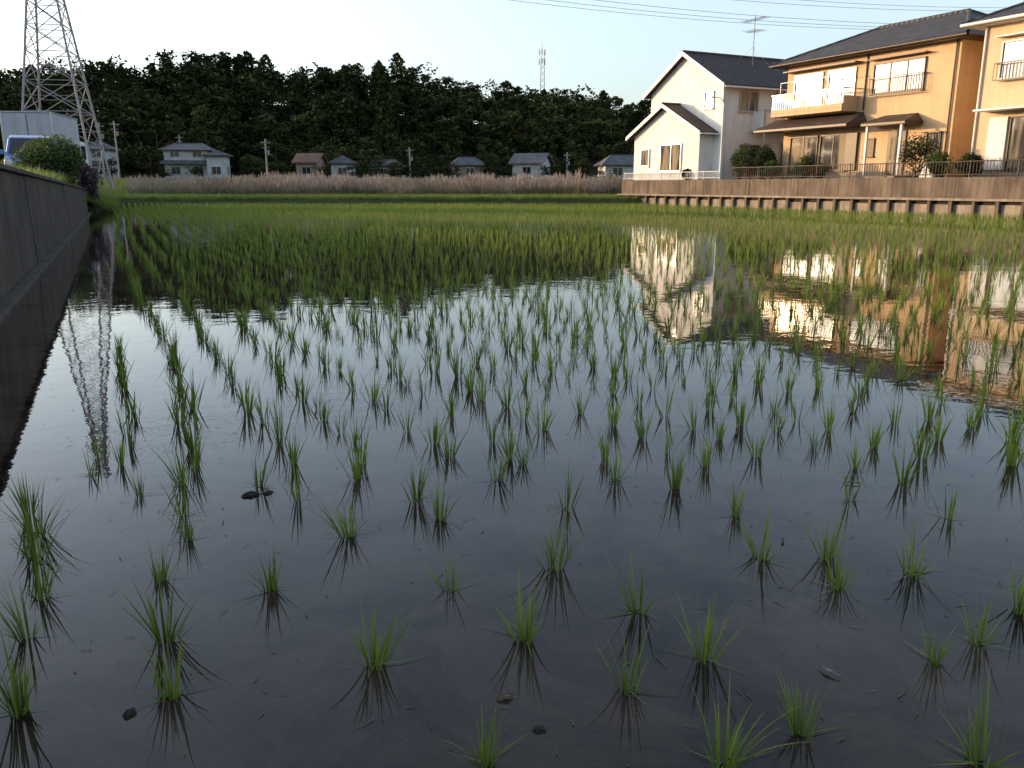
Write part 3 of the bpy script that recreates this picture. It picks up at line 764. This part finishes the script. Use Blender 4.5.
for _ in range(6500):
    yy=61+29*rg.uniform(0,1)**1.2; xx=rg.uniform(-.45*yy,.128*yy+1.5)
    if yy<63+3*math.sin(xx*.4)+2*math.sin(xx*.93): continue
    R.append((xx,yy,float(terrain_z(xx,yy))-.03))
R=np.array(R); n=len(R)
pat=np.sin(R[:,0]*.35+.5*np.sin(R[:,1]*.4))*np.sin(R[:,1]*.3+1)
hs=.84+.22*pat+.09*np.sin(R[:,0]*1.7)+rg.uniform(-.2,.28,n)
V,F,T,MI=scatter(rp,rg.integers(0,8,n),R,rg.uniform(0,6.28,n),hs,.16*pat+rg.uniform(-.12,.08,n))
mesh_np('reeds',V,F,[M['reed']],T)

# ------------------------------------------------------------------ floating bits
Vs=[];Fs=[];off=0
for i in range(560):
    if i<420: yy=rg.uniform(1.4,5)
    else: yy=rg.uniform(3,12)
    xx=rg.uniform(-.62,.65)*yy; 
    if xx<lw(yy)+.3: continue
    L=rg.uniform(.008,.07)*rg.uniform(.2,1); w=rg.uniform(.0008,.0022); a=rg.uniform(0,6.28); bnd=rg.uniform(-.4,.4)
    p=np.array([xx,yy,.003])
    for k in range(4):
        an=a+bnd*k/3; sd=np.array([-math.sin(an),math.cos(an),0])*w*(1-.25*k)
        Vs+=[p-sd,p+sd]
        if k<3: Fs.append((off+2*k,off+2*k+1,off+2*k+3,off+2*k+2))
        p=p+np.array([math.cos(an),math.sin(an),0])*L/3
    off+=8
mesh_np('floating_straw',np.array(Vs),np.array(Fs),[M['straw']])
Vs=[];Fs=[];Ts=[];off=0
for (bx,by) in near_pts:
    for j in range(int(rg.integers(1,6))):
        a=rg.uniform(0,6.28); L=rg.uniform(.05,.14); w=rg.uniform(.0015,.003); bnd=rg.uniform(-.35,.35); p=np.array([bx,by,.005]); t=rg.uniform(.2,1)
        for k in range(5):
            an=a+bnd*k/4; sd=np.array([-math.sin(an),math.cos(an),0])*w*(1-.22*k)
            Vs+=[p-sd,p+sd]; Ts+=[t,t]
            if k<4: Fs.append((off+2*k,off+2*k+1,off+2*k+3,off+2*k+2))
            p=p+np.array([math.cos(an),math.sin(an),0])*L/4
        off+=10
mesh_np('drooped_rice_leaves',np.array(Vs),np.array(Fs),[M['rice']],np.array(Ts))
def clod(name,x,y,r,seed):
    bm=bmesh.new(); bmesh.ops.create_icosphere(bm,subdivisions=3,radius=r); q=random.Random(seed)
    ph=[q.uniform(0,6) for _ in range(6)]
    for v in bm.verts:
        c=v.co/r; f=1+.22*math.sin(c.x*4+ph[0])*math.sin(c.y*5+ph[1])+.12*math.sin(c.z*9+ph[2]+c.x*7)+q.uniform(-.05,.05)
        v.co*=f; v.co.z*=.5; v.co.x*=1.3
    me=bpy.data.meshes.new(name); bm.to_mesh(me); bm.free(); me.materials.append(M['mud'])
    o=link(bpy.data.objects.new(name,me)); o.location=(x,y,.001); o.rotation_euler[2]=ph[3]
clod('mud_clod',-.856,1.63,.013,1); clod('mud_clod',.06,1.575,.011,2); clod('mud_clod',-1.0,2.98,.024,3); clod('mud_clod',-.94,3.0,.015,4); clod('mud_clod',1.62,2.3,.009,5)
def dead_leaf(x,y,L,w,rz,m,name='fallen_leaf'):
    V=[];F=[]
    for k in range(7):
        s=k/6; ww=w*math.sin(math.pi*min(1,s*.94+.04))**.8*(1+.3*math.sin(k*2.3)); zz=.004+.004*math.sin(s*3.1); c=.05*L*math.sin(s*2.5)
        V+=[((s-.5)*L,-ww+c,zz+.002),((s-.5)*L,c,zz),((s-.5)*L,ww+c,zz+.003)]
        if k<6:
            b=k*3; F+=[(b,b+1,b+4,b+3),(b+1,b+2,b+5,b+4)]
    o=pydata(name,V,F,m); o.location=(x,y,0); o.rotation_euler[2]=rz
dead_leaf(-.015,1.69,.04,.010,.3,M['litter']); dead_leaf(.77,1.79,.06,.005,2.2,mat('pale_leaf',(0.24,0.23,0.19),(0.16,0.15,0.13),20,.8))
dead_leaf(.9,2.55,.04,.005,1.1,M['litter']); dead_leaf(1.35,3.1,.06,.006,-.4,M['litter'])

# ------------------------------------------------------------------ vehicles
def wheel(par,x,y,r,w):
    V,F=tube_arrays((x-w/2,y,r),(x+w/2,y,r),r,r,24)
    n=24; 
    F2=[tuple(f) for f in F]; Vl=[tuple(v) for v in V]
    Vl+= [(x-w/2,y,r),(x+w/2,y,r)]
    F2+=[(n*2,(i+1)%n,i) for i in range(n)]+[(n*2+1,n+i,n+(i+1)%n) for i in range(n)]
    pydata('tyre',Vl,F2,M['tyre'],par)
    V,F=tube_arrays((x-w/2-.01,y,r),(x+w/2+.01,y,r),r*.6,r*.6,16); n=16
    Vl=[tuple(v) for v in V]+[(x-w/2-.01,y,r),(x+w/2+.01,y,r)]
    pydata('hub',Vl,[tuple(f) for f in F]+[(n*2,(i+1)%n,i) for i in range(n)]+[(n*2+1,n+i,n+(i+1)%n) for i in range(n)],M['alu'],par)
def van(x,y,z,rz):
    e=empty('parked_minivan',(x,y,z),rz); W=.84
    prof=[(-1.68,.30),(-1.72,.55),(-1.66,.85),(-1.15,1.02),(-.62,1.60),(-.2,1.70),(1.45,1.68),(1.62,1.45),(1.70,.9),(1.70,.30)]
    V=[];n=len(prof)
    for xx in (-W,W):
        for (yy,zz) in prof:
            tum=.13*max(0,(zz-.9)/.8); V.append((xx*(1-tum/W) ,yy,zz))
    F=[tuple(range(n)),tuple(range(2*n-1,n-1,-1))]+[(i,(i+1)%n,n+(i+1)%n,n+i) for i in range(n)]
    pydata('body',V,F,M['vanpaint'],e,.06)
    def xw(zz): return W-.13*max(0,(zz-.9)/.8)
    def lerp(a,b,t): return a+(b-a)*t
    y0,z0,y1,z1=-1.15,1.02,-.62,1.60
    A=[(lerp(y0,y1,.06)-.012,lerp(z0,z1,.06)+.012),(lerp(y0,y1,.93)-.012,lerp(z0,z1,.93)+.012)]
    V=[(-xw(A[0][1])+.10,A[0][0],A[0][1]),(xw(A[0][1])-.10,A[0][0],A[0][1]),(xw(A[1][1])-.10,A[1][0],A[1][1]),(-xw(A[1][1])+.10,A[1][0],A[1][1])]
    pydata('windscreen',V,[(0,1,2,3)],M['dkglass'],e)
    rl=mat('red_lens',(0.4,0.02,0.02),(0.3,0.015,0.015),8,.2)
    for s in (-1,1):
        for ya,yb,sl_ in ((-.95,-.05,.42),(.03,.75,0),(.83,1.45,0)):
            V=[(s*(xw(1.05)+.012),ya,1.05),(s*(xw(1.05)+.012),yb,1.05),(s*(xw(1.5)+.012),yb,1.52),(s*(xw(1.5)+.012),ya+sl_,1.52)]
            pydata('side_window',V,[(0,1,2,3)],M['dkglass'],e)
        box(e,'headlamp',s*.70-.11,s*.70+.11,-1.735,-1.55,.66,.84,M['lamp'],.03)
        box(e,'mirror',s*.93-.08,s*.93+.08,-.98,-.88,1.02,1.18,M['vanpaint'],.03)
        box(e,'tail_lamp',s*.74-.06,s*.74+.06,1.66,1.725,.8,1.2,rl,.02)
        box(e,'fog_lamp',s*.66-.07,s*.66+.07,-1.745,-1.68,.36,.44,M['dark'],.01)
        for yy in (-1.1,1.15): wheel(e,s*.74,yy,.29,.17)
    box(e,'grille',-.42,.42,-1.75,-1.65,.68,.80,M['dark'],.015)
    box(e,'bumper',-.80,.80,-1.78,-1.66,.32,.52,M['vanpaint'],.04)
    box(e,'number_plate',-.17,.17,-1.795,-1.781,.40,.53,M['trim'],.004)
    box(e,'underbody',-.7,.7,-1.6,1.6,.2,.31,M['dark'])
van(-16.75,30.2,1.16,math.radians(25))
def truck(x,y,z,rz):
    e=empty('box_truck',(x,y,z),rz)
    box(e,'cargo_box',-1.1,1.1,-2.6,2.2,.95,3.45,M['truckbox'],.03)
    for s in (-1,1):
        box(e,'corner_post',s*1.1-.05,s*1.1+.05,-2.64,-2.56,.93,3.47,M['alu'],.01)
        for k in range(2): wheel(e,s*.85,[-1.7,2.9][k],.42,.28)
        box(e,'tail_lamp',s*.9-.12,s*.9+.12,-2.66,-2.6,.72,.84,bpy.data.materials['red_lens'],.01)
    box(e,'roof_edge',-1.13,1.13,-2.65,2.25,3.452,3.50,M['alu'],.01)
    box(e,'door_gap',-.012,.012,-2.612,-2.604,1.0,3.4,M['dark'])
    for s in (-.55,.55): tubes('lock_bar',[((s,-2.64,1.0),(s,-2.64,3.4),.02,.02)],M['alu'],e)
    box(e,'chassis',-.45,.45,-2.5,3.6,.6,.9,M['dark'])
    box(e,'rear_bumper',-1.0,1.0,-2.66,-2.56,.45,.55,M['alu'],.01)
    prism(e,'cab',[(2.35,.55),(4.05,.55),(4.1,1.3),(3.8,2.35),(2.35,2.4)],'bz',-1.0,1.0,M['trim'],.06)
    for s in (-1,1): box(e,'cab_window',s*1.0-.012,s*1.0+.012,2.75,3.6,1.45,2.15,M['dkglass'])
    pydata('cab_windscreen',[(-.9,4.11,1.4),(.9,4.11,1.4),(.85,3.86,2.25),(-.85,3.86,2.25)],[(0,1,2,3)],M['dkglass'],e)
truck(-24.1,44.5,1.16,math.radians(13))

# ------------------------------------------------------------------ light
SUN_EL=math.radians(7.5); az=math.radians(72)
S=Vector((-math.sin(az)*math.cos(SUN_EL), math.cos(az)*math.cos(SUN_EL), math.sin(SUN_EL)))
w=bpy.data.worlds.new('World'); scene.world=w; w.use_nodes=True
nt=w.node_tree; bg=nt.nodes['Background']
sky=nt.nodes.new('ShaderNodeTexSky'); sky.sky_type='NISHITA'; sky.sun_disc=False
sky.sun_elevation=SUN_EL; sky.sun_rotation=-az
sky.air_density=1.0; sky.dust_density=2.5; sky.ozone_density=2.4; sky.altitude=50
hs_=nt.nodes.new('ShaderNodeHueSaturation'); hs_.inputs['Saturation'].default_value=.62
nt.links.new(sky.outputs[0],hs_.inputs['Color']); nt.links.new(hs_.outputs['Color'],bg.inputs['Color']); bg.inputs['Strength'].default_value=0.53
ld=bpy.data.lights.new('sun','SUN'); ld.energy=5.0; ld.angle=math.radians(.6); ld.color=(1.0,.62,.31)
lo_=bpy.data.objects.new('sun',ld); link(lo_); lo_.rotation_euler=S.to_track_quat('Z','Y').to_euler()

# ------------------------------------------------------------------ camera
cd=bpy.data.cameras.new('camera'); cd.sensor_width=36; cd.lens=828/1024*36; cd.clip_end=3000; cd.clip_start=.05
co=bpy.data.objects.new('camera',cd); link(co); co.location=(0,0,H_EYE); co.rotation_euler=(math.radians(90-13.45),0,0)
scene.camera=co
scene.view_settings.view_transform='Standard'; scene.view_settings.look='None'; scene.view_settings.exposure=0
